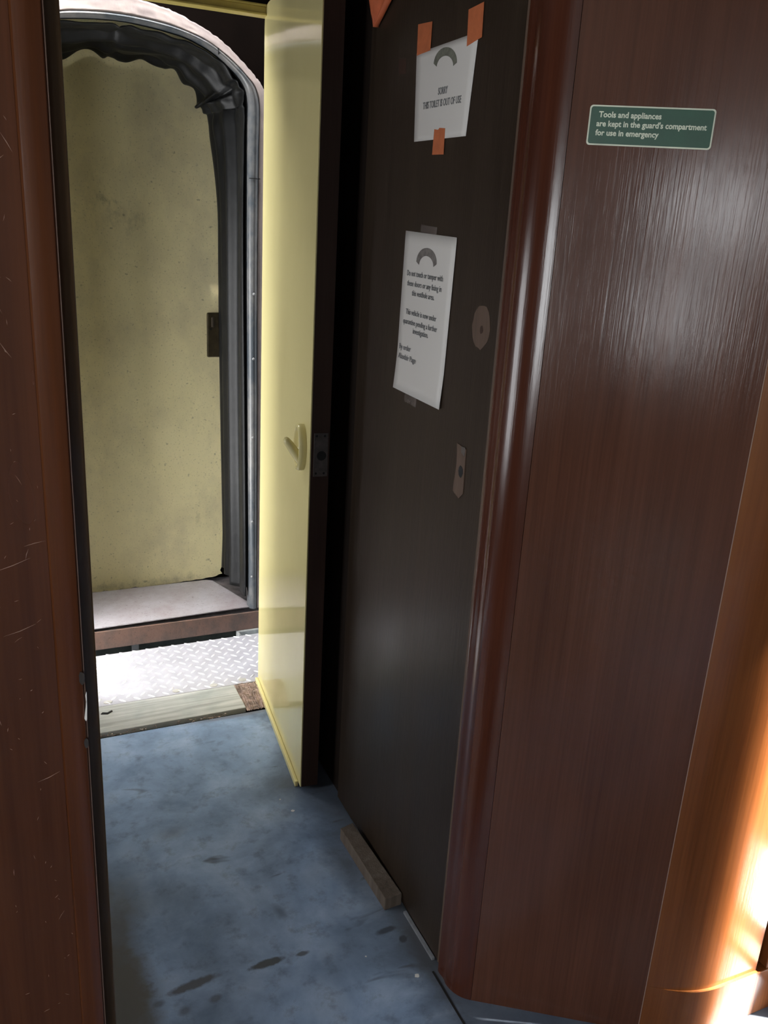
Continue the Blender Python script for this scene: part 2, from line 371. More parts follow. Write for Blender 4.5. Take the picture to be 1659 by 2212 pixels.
# toilet cubicle: passage wall, pillar, corner post, corner panel, curved facing
wall_strip('wall_passage', [(.787, 2.53), (.787, 1.846)], 0, CEIL, blackwood, .03, side=1, smooth=False)
bm = bmesh.new(); box(bm, .783, .815, 1.846, 1.853, 0, CEIL); obj('trim_3', bm, edgewood, kind='structure', bevel=.001)
post = [(.786, 1.236), (.770, 1.236), (.7668, 1.234), (.7664, 1.230), (.7668, 1.222), (.7680, 1.216), (.7678, 1.208), (.7666, 1.203), (.766, 1.1985)]
post += arc2(.766 + .0662, 1.1985, .0662, 180, 180 + 56, 14)[1:]
wall_strip('trim_4', post, 0, CEIL, mahog_red, .012, side=1)
pe = Vector(post[-1] + (0,)); dd = Vector((math.cos(R(-34)), math.sin(R(-34)), 0))
ps = pe + dd * .0008
pend = Vector((1.0705, .9585, 0))
pend = pe + dd * (pend - pe).dot(dd)
wall_strip('wall_corner', [(ps.x, ps.y), tuple((ps + (pend - ps) * .5)[:2]), (pend.x, pend.y)], 0, CEIL, mahog, .012, side=1)
# pale joint line
j0 = pend + dd * .0001; j1 = pend + dd * .0014
bm = bmesh.new(); nb = Vector((-dd.y, dd.x, 0)) * -.0004
prism(bm, [Vector((p.x, p.y, 0)) for p in (j0 + nb, j1 + nb, j1 - nb * 20, j0 - nb * 20)], (0, 0, CEIL)); obj('trim_5', bm, seamlt, kind='structure')
# curved continuation round to the vestibule face
q0 = pend + dd * .0016
qs = q0; q0 = q0 + dd * .028
rr = (q0.y - .907) / (1 - math.cos(R(34))); t34 = rr * math.tan(R(17))
ccx = q0.x + math.sin(R(34)) * rr; ccy = .907 + rr
arc = arc2(ccx, ccy, rr, 236, 270, 16)
yf = arc[-1][1]
face_plan = [(qs.x, qs.y), (q0.x, q0.y)] + arc[1:] + [(1.306, yf)]
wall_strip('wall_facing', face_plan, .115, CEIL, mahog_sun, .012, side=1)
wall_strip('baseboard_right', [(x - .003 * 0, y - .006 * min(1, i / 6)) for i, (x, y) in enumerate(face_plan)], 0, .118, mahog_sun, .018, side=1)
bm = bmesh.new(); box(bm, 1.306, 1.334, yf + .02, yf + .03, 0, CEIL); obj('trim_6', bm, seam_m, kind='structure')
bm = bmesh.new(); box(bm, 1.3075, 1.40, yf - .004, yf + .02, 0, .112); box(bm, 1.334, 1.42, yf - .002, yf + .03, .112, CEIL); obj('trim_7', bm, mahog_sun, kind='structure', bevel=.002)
slab('ceiling_sunblock', -.9, 1.6, 3.03, 3.40, 2.50, 2.54, maroon)  # unseen slab over the gangway tunnel, added to stop sun leaking in

# toilet door (door_1)
bm = bmesh.new(); box(bm, .775, .81, 1.252, 1.846, .006, 2.05)
door1 = obj('door_1', bm, darkwood, kind='structure', bevel=.0015)
bm = bmesh.new(); box(bm, .7735, .81, 1.236, 1.2515, .006, 2.05); obj('edge_lipping', bm, wornedge, door1, bevel=.001)
# round worn scar where a fitting was removed
def blob(cx, cy, rx, ry, n=22, j=.12, seed=0):
    rnd = random.Random(seed)
    return [(cx + rx * math.cos(2 * math.pi * i / n) * (1 + rnd.uniform(-j, j)), cy + ry * math.sin(2 * math.pi * i / n) * (1 + rnd.uniform(-j, j))) for i in range(n)]
bm = bmesh.new(); prism(bm, [(.7745, y, z) for y, z in blob(1.305, 1.337, .030, .037, seed=2, j=.05)], (.0004, 0, 0)); ring = obj('worn_ring', bm, wornedge, door1)
bm = bmesh.new(); prism(bm, [(.7742, y, z) for y, z in blob(1.303, 1.333, .005, .007, 10, seed=3)], (.0004, 0, 0)); obj('screw_hole', bm, edgewood, ring)
bm = bmesh.new(); prism(bm, [(.7735, y, z) for y, z in [(1.318, 1.118), (1.352, 1.122), (1.348, 1.085), (1.354, 1.03), (1.330, 1.022), (1.316, 1.035)]], (.0015, 0, 0)); lk = obj('latch_recess', bm, wornedge, door1)
bm = bmesh.new(); prism(bm, [(.7731, y, z) for y, z in blob(1.330, 1.073, .008, .011, 10, seed=5)], (.0004, 0, 0)); obj('keyhole', bm, hole, lk)
bm = bmesh.new(); prism(bm, [(.7731, y, z) for y, z in [(1.3205, 1.121), (1.335, 1.120), (1.333, 1.108), (1.321, 1.104)]], (.0004, 0, 0)); obj('latch_plate', bm, lockmetal, lk)
bm = bmesh.new(); prism(bm, [(.7747, y, z) for y, z in [(1.705, 1.798), (1.672, 1.795), (1.668, 1.768), (1.700, 1.771)]], (.0002, 0, 0)); obj('glue_patch', bm, edgewood, door1)
# threshold strip
bm = bmesh.new(); box(bm, .7665, .7735, 1.262, 1.405, 0, .006); tag(obj('threshold_strip', bm, plain('dull_aluminium', (.24, .25, .27), .45, .4, .2, 60)), 'thin dull metal strip on the floor along the foot of the dark door', 'metal strip')

# open cream gangway door (door_2)
A = Vector((.748, 2.520, 0)); B = Vector((.690, 1.9115, 0)); ax = (B - A).normalized(); wd = (B - A).length
nx = Vector((ax.y, -ax.x, 0)); nx = nx if nx.x < 0 else -nx      # faces -X
bm = bmesh.new(); Z0, Z1, rc = .012, 2.022, .05
o_ = A
pts = [(0, Z0), (wd, Z0), (wd, Z1)] + [(rc - rc * math.sin(R(k * 15)), Z1 - rc + rc * math.cos(R(k * 15))) for k in range(7)]
front = [o_ + ax * u + Vector((0, 0, z)) for u, z in pts]
prism(bm, front, -nx * .004)
door2 = obj('door_2', bm, cream, kind='structure', bevel=.0012)
bm = bmesh.new(); prism(bm, [p - nx * .004 for p in front], -nx * .045); obj('door_core', bm, edgewood, door2)
bm = bmesh.new(); obox(bm, A, ax, nx, (0, 0, 1), 0.0, wd - .02, .0005, .010, .0, .018); obj('kick_strip', bm, cream, door2, bevel=.002)
# oval handle plate with recessed grip and thumb lever
hc = A + ax * (wd - .062) + Vector((0, 0, .960))
def ovalring(r1, r2, h1, h2, k0, k1, n=28):
    rows = []
    for (fr, off) in k0:
        rows.append([hc + ax * (math.cos(2 * math.pi * i / n) * r1 * fr) + Vector((0, 0, 1)) * (math.sin(2 * math.pi * i / n) * r2 * fr) + nx * off for i in range(n + 1)])
    return rows
bm = bmesh.new(); grid(bm, ovalring(.034, .058, 0, 0, [(1.0, .0), (1.02, .006), (1.02, .013), (.97, .018), (.90, .0195), (.83, .017), (.78, .012), (.70, .006), (.50, .004), (.02, .0035)], None))
bmesh.ops.remove_doubles(bm, verts=bm.verts[:], dist=1e-5)
han = obj('handle_plate', bm, cream, door2, smooth=True)
bm = bmesh.new()
rows = []
prof = [(-.046, .004, .004), (-.044, .008, .010), (-.030, .012, .0125), (-.014, .020, .0125), (.002, .031, .0115), (.014, .040, .0105), (.021, .044, .0085), (.0255, .045, .004), (.026, .045, .0005)]
for k, (wz, off, rad) in enumerate(prof):
    c0 = hc + Vector((0, 0, wz)) + nx * off; tz = .75 if k > 2 else .2
    rows.append([c0 + ax * math.cos(2 * math.pi * i / 16) * rad * 1.25 + (Vector((0, 0, 1)) * (1 - tz) - nx * tz).normalized() * math.sin(2 * math.pi * i / 16) * rad for i in range(17)])
grid(bm, rows); bmesh.ops.remove_doubles(bm, verts=bm.verts[:], dist=1e-5)
obj('lever', bm, cream, han, smooth=True)
# lock plate on the narrow door edge
eo = A + ax * wd; back = -nx
bm = bmesh.new(); obox(bm, eo, back, ax, (0, 0, 1), .010, .045, .0003, .0022, .902, 1.010); lp = obj('lock_plate', bm, lockmetal, door2, bevel=.0006)
bm = bmesh.new(); prism(bm, [eo + back * (.029 + .012 * math.cos(R(k * 30))) + ax * .0026 + Vector((0, 0, .954 + .012 * math.sin(R(k * 30)))) for k in range(12)], ax * .0003); obj('latch_hole', bm, hole, lp)
for (u, z) in ((.016, 1.003), (.036, 1.003), (.016, .910), (.036, .910)):
    bm = bmesh.new(); prism(bm, [eo + back * (u + .003 * math.cos(R(k * 45))) + ax * .0024 + Vector((0, 0, z + .003 * math.sin(R(k * 45)))) for k in range(8)], ax * .0004); obj('screw_hole', bm, hole, lp)

# left partition with rounded moulding
LY = .85
bm = bmesh.new(); box(bm, -.45, .0390, LY + .002, LY + .04, 0, CEIL)
rnd = random.Random(21)
def scratch(bm, x, z, ang, ln, wd_, y):
    d_ = Vector((math.cos(ang), 0, math.sin(ang))); u_ = Vector((-d_.z, 0, d_.x)); c_ = Vector((x, y, z)); k_ = rnd.uniform(-.12, .12) * ln
    prism(bm, [c_ - d_ * ln, c_ + u_ * (wd_ + k_), c_ + d_ * ln, c_ + u_ * (k_ - wd_)], (0, .0004, 0), 1)
for k in range(70):
    scratch(bm, rnd.uniform(-.02, .036), rnd.uniform(.60, 1.58), rnd.choice((rnd.gauss(.5, .3), rnd.gauss(-1.0, .4), rnd.gauss(1.2, .3))), rnd.choice((.001, .0015, .002, .004)) * rnd.uniform(.6, 1.6), rnd.uniform(.00012, .0003), LY + .0017)
for x, z, a_, ln in ((.006, 1.165, .32, .018), (.028, 1.185, .2, .010), (.008, 1.095, .3, .016), (-.004, 1.30, 1.1, .008), (.016, 1.372, -1.0, .009), (.018, 1.25, -1.1, .006), (.030, 1.545, -1.05, .009), (.024, .92, .35, .012)):
    scratch(bm, x, z, a_, ln, .0003, LY + .0017)
scr = plain('bare_scratch', (.30, .19, .14), .7)
obj('wall_left', bm, [mahog_left, scr], kind='structure')
mp = [(.0391, LY + .012), (.0391, LY + .0025), (.0402, LY + .0008), (.0412, LY - .0004), (.050, LY - .0012), (.060, LY - .001), (.0635, LY + .0005), (.0655, LY + .003), (.0665, LY + .007), (.0665, LY + .014)]
wall_strip('trim_9', mp + [(.0665, LY + .04), (.0392, LY + .04)][:1], 0, CEIL, mahog_mould, .003, side=1)
bm = bmesh.new(); box(bm, .0640, .0795, LY + .016, LY + .045, 0, CEIL); obj('trim_10', bm, wood('olive_brown_edge', (.03, .017, .008), (.055, .032, .014), (.08, .048, .02), .2, .05), kind='structure', bevel=.0012)
for nm, x0, x1, y0, col in (('worn_edge_glint', .0652, .0661, LY + .0022, (.12, .075, .055)),):
    bm = bmesh.new(); box(bm, x0, x1, y0 - .0006, y0 + .0006, 0, CEIL); obj(nm, bm, plain(nm, col, .4), bpy.data.objects['trim_9'])  # thin pale strip paints the highlight along the worn moulding edge
bm = bmesh.new(); box(bm, .0793, .0799, LY + .0175, LY + .0185, 0, CEIL); obj('worn_edge_glint', bm, plain('yellow_edge_glint', (.17, .13, .06), .4), bpy.data.objects['trim_10'])  # yellowish strip paints the highlight on the far bead
# white chip of paint and dents on the moulding
mold = bpy.data.objects['trim_9']
bm = bmesh.new(); prism(bm, [(x, LY - .0022, z) for x, z in [(.0632, .985), (.0660, 1.004), (.0655, 1.012), (.0668, 1.016), (.0664, .998), (.0656, .984), (.0646, .982)]], (0, .002, 0)); obj('paint_chip', bm, dirtw, mold)
for (x, z, s) in ((.063, 1.033, 1), (.0635, .955, .8)):
    bm = bmesh.new(); prism(bm, [(px, LY - .0018, pz) for px, pz in blob(x, z, .0028 * s, .008 * s, 12, seed=int(z * 100))], (0, .001, 0)); obj('dent', bm, plain('dark_dent', (.03, .025, .022)), mold)

# ------------------------------------------------------------ threshold and fall plates
bm = bmesh.new(); box(bm, .08, .664, 2.366, 2.516, -.03, .006); tag(obj('sill_board', bm, sillm, bevel=.002), 'weathered grey timber board between blue floor and chequered metal plate', 'sill board')
bm = bmesh.new()
vv = []
nxg, nyg = 40, 6
rows = [[(.664 + .12 * i / nxg - .001, 2.350 + .167 * j / nyg + (.007 * noise.noise(Vector((i * .55, 0, 8))) if j == 0 else 0), .003 + .006 * noise.noise(Vector((i * .9, j * 1.3, 3)))) for i in range(nxg + 1)] for j in range(nyg + 1)]
grid(bm, rows); deb = obj('leaf_litter', bm, litter); deb['kind'] = 'stuff'; tag(deb, 'brown crumbled debris in the gap beside the end of the sill board', 'litter')
# ragged dark joint with crumbs between sill board and lino
bm = bmesh.new(); box(bm, .02, .78, 2.350, 2.37, -.03, -.012); box(bm, .0, .80, 2.353, 2.53, -.04, -.03); jn = obj('floor_joint', bm, seam_m, floor)
bm = bmesh.new(); rnd = random.Random(4)
for k in range(240):
    if k < 150: x, y = rnd.uniform(.10, .60), 2.357 + rnd.gauss(0, .006); z = .001 if y < 2.352 else -.006 + rnd.uniform(0, .006)
    else: x, y, z = rnd.uniform(.668, .76), rnd.uniform(2.36, 2.51), .009
    a_ = rnd.uniform(0, 6.28); s = rnd.uniform(.002, .006) if k < 150 else rnd.uniform(.002, .007)
    if k < 150 and .38 < x < .44: continue
    dx, dy = math.cos(a_) * s, math.sin(a_) * s * .5
    prism(bm, [(x - dx, y - dy, z), (x + dy * .6, y - dx * .3, z + .001), (x + dx, y + dy, z), (x - dy * .6, y + dx * .3, z + .001)], (0, 0, .0012), 0 if rnd.random() < .7 else 1)
cr = obj('joint_crumbs', bm, [litter, plain('pale_crumb', (.42, .33, .28), .8)]); cr['kind'] = 'stuff'; tag(cr, 'broken brown crumbs and splinters along the near edge of the sill board', 'crumbs')

# chequered plate
bm = bmesh.new(); box(bm, .06, .86, 2.519, 2.858, -.004, .0045)
s = .0228
for i in range(34):
    for j in range(15):
        if (i + j) % 2: continue
        x, y = .078 + i * s, 2.5335 + j * s
        sg = -1 if i % 2 == 0 else 1
        L, W_, Hh = .0140, .0040, .0019
        d1 = Vector((math.cos(R(45)), sg * math.sin(R(45)), 0)); d2 = Vector((-d1.y, d1.x, 0)); c0 = Vector((x, y, .0045))
        ring_ = [c0 + d1 * L * a0 + d2 * W_ * b0 for a0, b0 in ((-1, 0), (-.6, -.75), (0, -1), (.6, -.75), (1, 0), (.6, .75), (0, 1), (-.6, .75))]
        top = [c0 + d1 * L * a0 * .55 + d2 * W_ * b0 * .35 + Vector((0, 0, Hh)) for a0, b0 in ((-1, 0), (-.6, -.75), (0, -1), (.6, -.75), (1, 0), (.6, .75), (0, 1), (-.6, .75))]
        rv = [bm.verts.new(p) for p in ring_]; tv = [bm.verts.new(p) for p in top]
        for k in range(8): bm.faces.new([rv[k], rv[(k + 1) % 8], tv[(k + 1) % 8], tv[k]]).material_index = 1
        bm.faces.new(tv).material_index = 1
cp = thing('chequer_plate', (.46, 2.69, -.004), 'bright silver chequered metal fall plate bridging the gap behind the sill board', 'metal plate')
obj('plate', bm, [alu, plain('polished_treads', (.90, .89, .90), .3, .1, .05)], cp)
for (x, y) in ((.262, 2.537), (.478, 2.538), (.60, 2.535), (.70, 2.54)):
    bm = bmesh.new(); prism(bm, [(px, py, .0046) for px, py in blob(x, y, .013, .010, 16, .04)], (0, 0, .0016)); obj('rivet_head', bm, plain('pale_rivet', (.55, .53, .48), .5, .3), cp)

# adjoining gangway: platform, lip, bracket, far door, arch, canvas
pf = thing('gangway_platform', (.47, 3.1, -.02), 'scuffed grey steel platform step of the next coach beyond the chequered plate', 'step')
bm = bmesh.new(); prism(bm, [(.02, 2.9485, .0595), (.853, 2.975, .0595), (.862, 2.992, .0595), (.770, 3.262, .0595), (.745, 3.276, .0595), (.02, 3.276, .0595)], (0, 0, .0045)); obj('top_plate', bm, ptop, pf, bevel=.001)
bm = bmesh.new(); box(bm, .0, .876, 2.934, 2.942, -.012, .058); obj('front_lip', bm, rust, pf, bevel=.0015)
bm = bmesh.new(); box(bm, .0, .90, 2.956, 3.34, .01, .040); obj('bed', bm, plain('grey_dusty_bed', (.16, .14, .14), .8, 0, .4, 30, .2), pf)
bm = bmesh.new(); box(bm, .785, .872, 2.925, 2.945, -.06, -.0125); box(bm, .785, .795, 2.90, 2.925, -.06, -.0125); br = tag(obj('buffer_bracket', bm, greybr, bevel=.003), 'pale grey metal bracket under the right end of the rusty step lip', 'bracket')
bm = bmesh.new(); box(bm, .40, .425, 2.96, 2.98, -.14, .0); tag(obj('hanger_bar', bm, darksteel, bevel=.002), 'small dark hanger bar in the gap under the rusty step lip', 'bar')
bm = bmesh.new(); box(bm, -1.3, 2.3, 2.3, 3.8, -.75, -.70); obj('floor_track', bm, gravel, kind='structure')
bm = bmesh.new(); box(bm, -.5, 1.4, 2.99, 3.0, -.70, -.02); obj('wall_headstock', bm, gravel, kind='structure')

# far door (door_3)
bm = bmesh.new()
rnd = random.Random(9)
edge = [(.02 + .815 * k / 60, .052 + .012 * noise.noise(Vector((k * .35, 0, 1))) + (.016 * max(0, (k - 44) / 16))) for k in range(61)]
edge[-1] = (.812, .088)
side = [(.826 + .0025 * noise.noise(Vector((k * .9, 5, 0))), .12 + .09 * k) for k in range(20)]
poly = edge + side + [(.828, 2.10), (.02, 2.10)]
prism(bm, [(x, 3.300, z) for x, z in poly], (0, .03, 0)); door3 = obj('door_3', bm, cream_old, kind='structure')
bm = bmesh.new(); box(bm, .834, .842, 3.298, 3.31, .14, 2.0); obj('door_stop', bm, cream_old, door3)
bm = bmesh.new(); box(bm, .765, .83, 3.290, 3.2995, .972, 1.138); fl = obj('latch_case', bm, brass, door3, bevel=.006)
bm = bmesh.new(); prism(bm, [(.779 + .0045 * math.cos(R(k * 36)), 3.2893, 1.078 + .0045 * math.sin(R(k * 36))) for k in range(10)], (0, .0006, 0)); obj('keyhole', bm, hole, fl)
bm = bmesh.new(); box(bm, .782, .792, 3.286, 3.291, 1.085, 1.122); obj('catch', bm, plain('worn_bronze', (.10, .08, .06), .4, .5), fl, bevel=.002)
slab('wall_far', -.6, 1.5, 3.345, 3.38, -.7, 2.5, maroon)

XC = .44
inner = [(.841, .0655), (.840, .285), (.834, .80), (.829, 1.30), (.828, 1.64), (.8285, 1.79), (.828, 1.83), (.821, 1.870), (.803, 1.898), (.779, 1.920), (.727, 1.958), (.676, 1.982), (.625, 1.998), (.551, 2.009), (.477, 2.0155), (.44, 2.016)]
outer = [(.870, .0655), (.869, .285), (.866, .80), (.862, 1.30), (.863, 1.64), (.865, 1.79), (.863, 1.835), (.852, 1.872), (.833, 1.897), (.782, 1.941), (.729, 1.975), (.677, 1.999), (.603, 2.018), (.550, 2.026), (.484, 2.031), (.44, 2.032)]
pout = [(.94, .0655), (.94, .285), (.94, .80), (.938, 1.30), (.93, 1.64), (.912, 1.79), (.893, 1.850), (.872, 1.888), (.846, 1.916), (.80, 1.957), (.748, 1.996), (.692, 2.025), (.612, 2.056), (.555, 2.069), (.484, 2.080), (.44, 2.082)]
def dense(p, k=12):
    out = []
    n = len(p)
    for i in range(n - 1):
        p0, p1, p2, p3 = [Vector(p[max(0, min(n - 1, i + q))]) for q in (-1, 0, 1, 2)]
        for t_ in range(k):
            t = t_ / k
            out.append(.5 * ((2 * p1) + (p2 - p0) * t + (2 * p0 - 5 * p1 + 4 * p2 - p3) * t * t + (3 * p1 - p0 - 3 * p2 + p3) * t ** 3))
    out.append(Vector(p[-1])); return out
def full(p):
    h = dense(p); return h + [Vector((2 * XC - q.x, q.y)) for q in h[-2::-1]]
fi, fo, fp = full(inner), full(outer), full(pout)
gw = thing('gangway_arch', (XC, 3.0, .056), 'steel arch of the coach gangway with flaking pink outer rim, round the cream far door', 'gangway arch')
nP = len(fi)
def sweep(prof):
    """prof: function k -> list of 3D points for path station k"""
    bm = bmesh.new(); grid(bm, [prof(k) for k in range(nP)]); return bm
# rounded steel band
def band(k):
    a_, b_ = fi[k], fo[k]; out = []
    out.append((b_.x, 2.99, b_.y))
    for q in range(7):
        t = q / 6; off = .012 * math.sin(math.pi * t)
        p = b_.lerp(a_, t); out.append((p.x, 2.956 - off, p.y))
    out.append((a_.x, 2.99, a_.y)); return out
bm = sweep(band); obj('steel_band', bm, steel, gw, smooth=True)
def pink(k):
    a_, b_ = fo[k], fp[k]; out = [(a_.x, 2.99, a_.y)]
    for q in range(9):
        t = q / 8; p = a_.lerp(b_, t)
        if q == 8: p = p + (b_ - a_).normalized() * (.003 * noise.noise(Vector((k * .35, 2, 0))))
        nn_ = .0015 * noise.noise(Vector((p.x * 40, p.y * 40, q * .4)))
        out.append((p.x, 2.951 + .012 * t + nn_, p.y))
    out.append((b_.x, 2.995, b_.y)); return out
bm = sweep(pink); obj('pink_rim', bm, flake, gw, smooth=True)
for (k_, lab) in ((58, 1), (24, 2)):
    pass
# joints and rivets of the band
def joint(p0, p1, y=2.9425):
    bm = bmesh.new(); a_, b_ = Vector((p0[0], y, p0[1])), Vector((p1[0], y, p1[1])); t = (b_ - a_).normalized(); u = Vector((-t.z, 0, t.x)) * .0011
    prism(bm, [a_ - u, b_ - u, b_ + u, a_ + u], (0, .006, 0)); obj('band_joint', bm, seam_m, gw)
joint((.828, 1.607), (.864, 1.607)); joint((.729, 1.957), (.728, 1.975))
for z in (1.02, .74, .42, .20, 1.24):
    bm = bmesh.new(); bmesh.ops.create_icosphere(bm, subdivisions=2, radius=.0045, matrix=Matrix.Translation((.846, 2.945, z))); obj('rivet', bm, plain('pale_rivet_grey', (.3, .3, .3), .4, .3), gw, smooth=True)
# dark board behind the arch
bm = bmesh.new()
outb = []
for k in range(nP):
    ang = k / (nP - 1)
    p = fp[k] - Vector((XC, 1.0)); outb.append(p)
rows = [[(q.x, 3.0, q.y) for q in [fp[k] + (fi[k] - fp[k]) * .5]] + [((fp[k].x - XC) * 2.2 + XC, 3.0, (fp[k].y if fp[k].y < 1.2 else 1.2 + (fp[k].y - 1.2) * 1.6))] + [((fp[k].x - XC) * 2.2 + XC, 3.03, (fp[k].y if fp[k].y < 1.2 else 1.2 + (fp[k].y - 1.2) * 1.6))] for k in range(nP)]
grid(bm, rows); obj('wall_gangway', bm, maroon, kind='structure')

# canvas bellows lining, from the band back to the far door
def tun(k, s_, off):
    a_ = fi[k]; p0 = fi[max(0, k - 1)]; p1 = fi[min(nP - 1, k + 1)]
    t = (p1 - p0).normalized(); n_in = Vector((-t.y, t.x))
    if n_in.dot(Vector((XC, 1.0)) - a_) < 0: n_in = -n_in
    p = a_ + n_in * off
    return (p.x, 2.97 + .315 * s_, max(p.y, .067))
nS = 60
def canvas_row(k):
    out = []
    top = max(0, min(1, (fi[k].y - 1.45) / .45)); top = top * top * (3 - 2 * top)
    crn = math.exp(-((fi[k].y - 1.86) / .09) ** 2)
    low = max(0, 1 - fi[k].y / .25)
    for j in range(nS + 1):
        s_ = j / nS
        q = k * .0229
        f = math.sin(s_ * 2 * math.pi * 3.1 + 1.1 * noise.noise(Vector((q * .9, 0, 2))) * 2)
        f2 = math.sin(s_ * 2 * math.pi * 5.3 + 2.4 * noise.noise(Vector((q * 1.3, 9, 0))) + 1)
        amp = (.006 + .011 * math.sin(math.pi * min(1, s_ * 1.15))) * (1 - .25 * top)
        base = .004 + .008 * s_
        sag = top * (.012 * s_ + s_ ** 1.5 * (.026 + .034 * noise.noise(Vector((q * 3.1, 4, s_ * .5)))))
        crum = top * .010 * noise.noise(Vector((q * 4, s_ * 4, 7))) + crn * (.026 * s_ + .007 * noise.noise(Vector((q * 6, s_ * 4, 3))))
        lowt = low * .010 * s_
        out.append(tun(k, s_, base + amp * (1 + f) * .8 + .004 * f2 + sag + crum + lowt))
    return out
k0 = 4
bm = bmesh.new(); grid(bm, [canvas_row(k) for k in range(k0, nP - k0)])
cv = tag(obj('canvas_bellows', bm, canvas, smooth=True, solid=.003), 'crumpled black canvas bellows lining the steel gangway arch', 'canvas bellows')

# ------------------------------------------------------------ notices, sign, tape
PX = .775
def sheet(corners, curl, m, name, parent=None, nx_=10, ny_=14):
    """corners (y,z): TL,TR,BR,BL; curl(u,v)->distance off the door"""
    bm = bmesh.new(); TL, TR, BR, BL = [Vector(c_) for c_ in corners]; rows = []
    for j in range(ny_ + 1):
        v_ = j / ny_; r = []
        for i_ in range(nx_ + 1):
            u_ = i_ / nx_; p = TL.lerp(TR, u_).lerp(BL.lerp(BR, u_), v_); r.append((PX - .0006 - curl(u_, v_), p.x, p.y))
        rows.append(r)
    grid(bm, rows); return obj(name, bm, m, parent, smooth=True, solid=.0003)
def tape_piece(pts, name, m, parent, x=PX - .0028):
    bm = bmesh.new(); prism(bm, [(x, y, z) for y, z in pts], (.0003, 0, 0)); return obj(name, bm, m, parent)
def band_logo(cy, cz, w_, h_, m, parent, x, tilt=0):
    bm = bmesh.new(); out, inn = [], []
    for k in range(15):
        a_ = R(205 - 230 * k / 14) if False else R(178 - 176 * k / 14)
        e = .78 + .22 * math.sin(math.pi * k / 14)
        out.append((cy + w_ / 2 * math.cos(math.pi - a_) , cz + h_ * math.sin(a_)))
        inn.append((cy + w_ / 2 * .72 * math.cos(math.pi - a_), cz - h_ * .18 + h_ * .66 * math.sin(a_)))
    pts = [(y, z + (y - cy) * tilt) for y, z in out + inn[::-1]]
    prism(bm, [(x, y, z) for y, z in pts], (.0003, 0, 0)); obj('printed_logo', bm, m, parent)
n1 = thing('paper_notice', (PX, 1.51, 1.644), 'white out-of-use toilet notice fixed with three orange tapes, higher on the dark door', 'notice', 'notices on the dark door')
sheet([(1.624, 1.797), (1.394, 1.800), (1.411, 1.644), (1.612, 1.645)], lambda u, v: .0004, paperm, 'paper_sheet', n1)
band_logo(1.506, 1.766, .088, .026, logo1, n1, PX - .0017, .1)
rgt, up_, out_ = (0, -1, 0), (0, 0, 1), (-1, 0, 0)
text_mesh('printed_text', 'SORRY', .0165, (PX - .0016, 1.507, 1.718), rgt, up_, out_, ink, n1, 'CENTER', .70, .0002, .0002)
text_mesh('printed_text', 'THIS TOILET IS OUT OF USE', .0165, (PX - .0016, 1.5095, 1.6985), (0, -1, -.006), up_, out_, ink, n1, 'CENTER', .71, .0002, .0002)
for pts in ([(1.624, 1.845), (1.566, 1.841), (1.567, 1.795), (1.622, 1.793)], [(1.434, 1.838), (1.384, 1.841), (1.382, 1.790), (1.405, 1.787), (1.431, 1.783)], [(1.530, 1.662), (1.515, 1.660), (1.510, 1.663), (1.488, 1.661), (1.487, 1.618), (1.532, 1.619)]):
    tape_piece(pts, 'orange_tape', tape, n1, PX - .0016)
n2 = thing('paper_notice', (PX, 1.52, 1.168), 'long white typed quarantine notice signed by order, on the dark door below the out-of-use one', 'notice', 'notices on the dark door')
def curl2(u, v): return .0008 + .010 * max(0, v - .72) ** 1.5 * 3 * (1 - u * .9) + .0045 * max(0, v - .8) * u * 3
sheet([(1.624, 1.484), (1.413, 1.479), (1.426, 1.168), (1.632, 1.172)], curl2, paperm, 'paper_sheet', n2)
band_logo(1.525, 1.428, .085, .028, logo2, n2, PX - .0024, 0)
L8 = [('Do not touch or tamper with', 1.605, 1.453, 1.4005), ('these doors or any fixing in', 1.602, 1.456, 1.3815), ('this vestibule area.', 1.578, 1.483, 1.3640), ('This vehicle is now under', 1.600, 1.468, 1.3265), ('quarantine pending a further', 1.610, 1.462, 1.3075), ('investigation.', 1.563, 1.497, 1.2920), ('By order', 1.619, 1.567, 1.2550), ('Alasdair Page', 1.621, 1.541, 1.2360)]
for s_, ya, yb, z in L8:
    t_ = text_mesh('printed_text', s_, .0150, (0, 0, 0), (1, 0, 0), (0, 1, 0), (0, 0, 1), ink, None, 'LEFT', 1, .00012, .0002)
    me = t_.data; off = Vector(t_.location)
    co = [v_.co + off for v_ in me.vertices]; xa, xb = min(c_.x for c_ in co), max(c_.x for c_ in co)
    for v_, c_ in zip(me.vertices, co):
        y = ya + (yb - ya) * (c_.x - xa) / (xb - xa); v_.co = Vector((PX - .0022 - (.0016 if z < 1.26 else 0) * .6 - c_.z, y, z + c_.y)) - Vector((PX, 1.52, 1.168))
    t_.location = (0, 0, 0); t_.parent = n2
for pts in ([(1.560, 1.497), (1.493, 1.494), (1.494, 1.478), (1.560, 1.481)], [(1.585, 1.176), (1.53, 1.176), (1.532, 1.150), (1.585, 1.152)]):
    tape_piece(pts, 'clear_tape', clear, n2, PX - .0005)
# orange cloth corner hanging at the top of the dark door
bm = bmesh.new()
rows = []
for j in range(9):
    v_ = j / 8; zt = 2.06 * (1 - v_) + 1.868 * v_
    yl = 1.905 * (1 - v_) + 1.813 * v_; yr = 1.46 * (1 - v_) + 1.808 * v_
    rows.append([(PX - .006 - .006 * math.sin(i_ * .8 + v_ * 2), yl + (yr - yl) * i_ / 10, zt + .004 * math.sin(i_ * .9) * (1 - v_)) for i_ in range(11)])
grid(bm, rows); tag(obj('orange_cloth', bm, cloth, smooth=True, solid=.0012), 'dark orange cloth corner hanging over the top of the dark door', 'cloth')

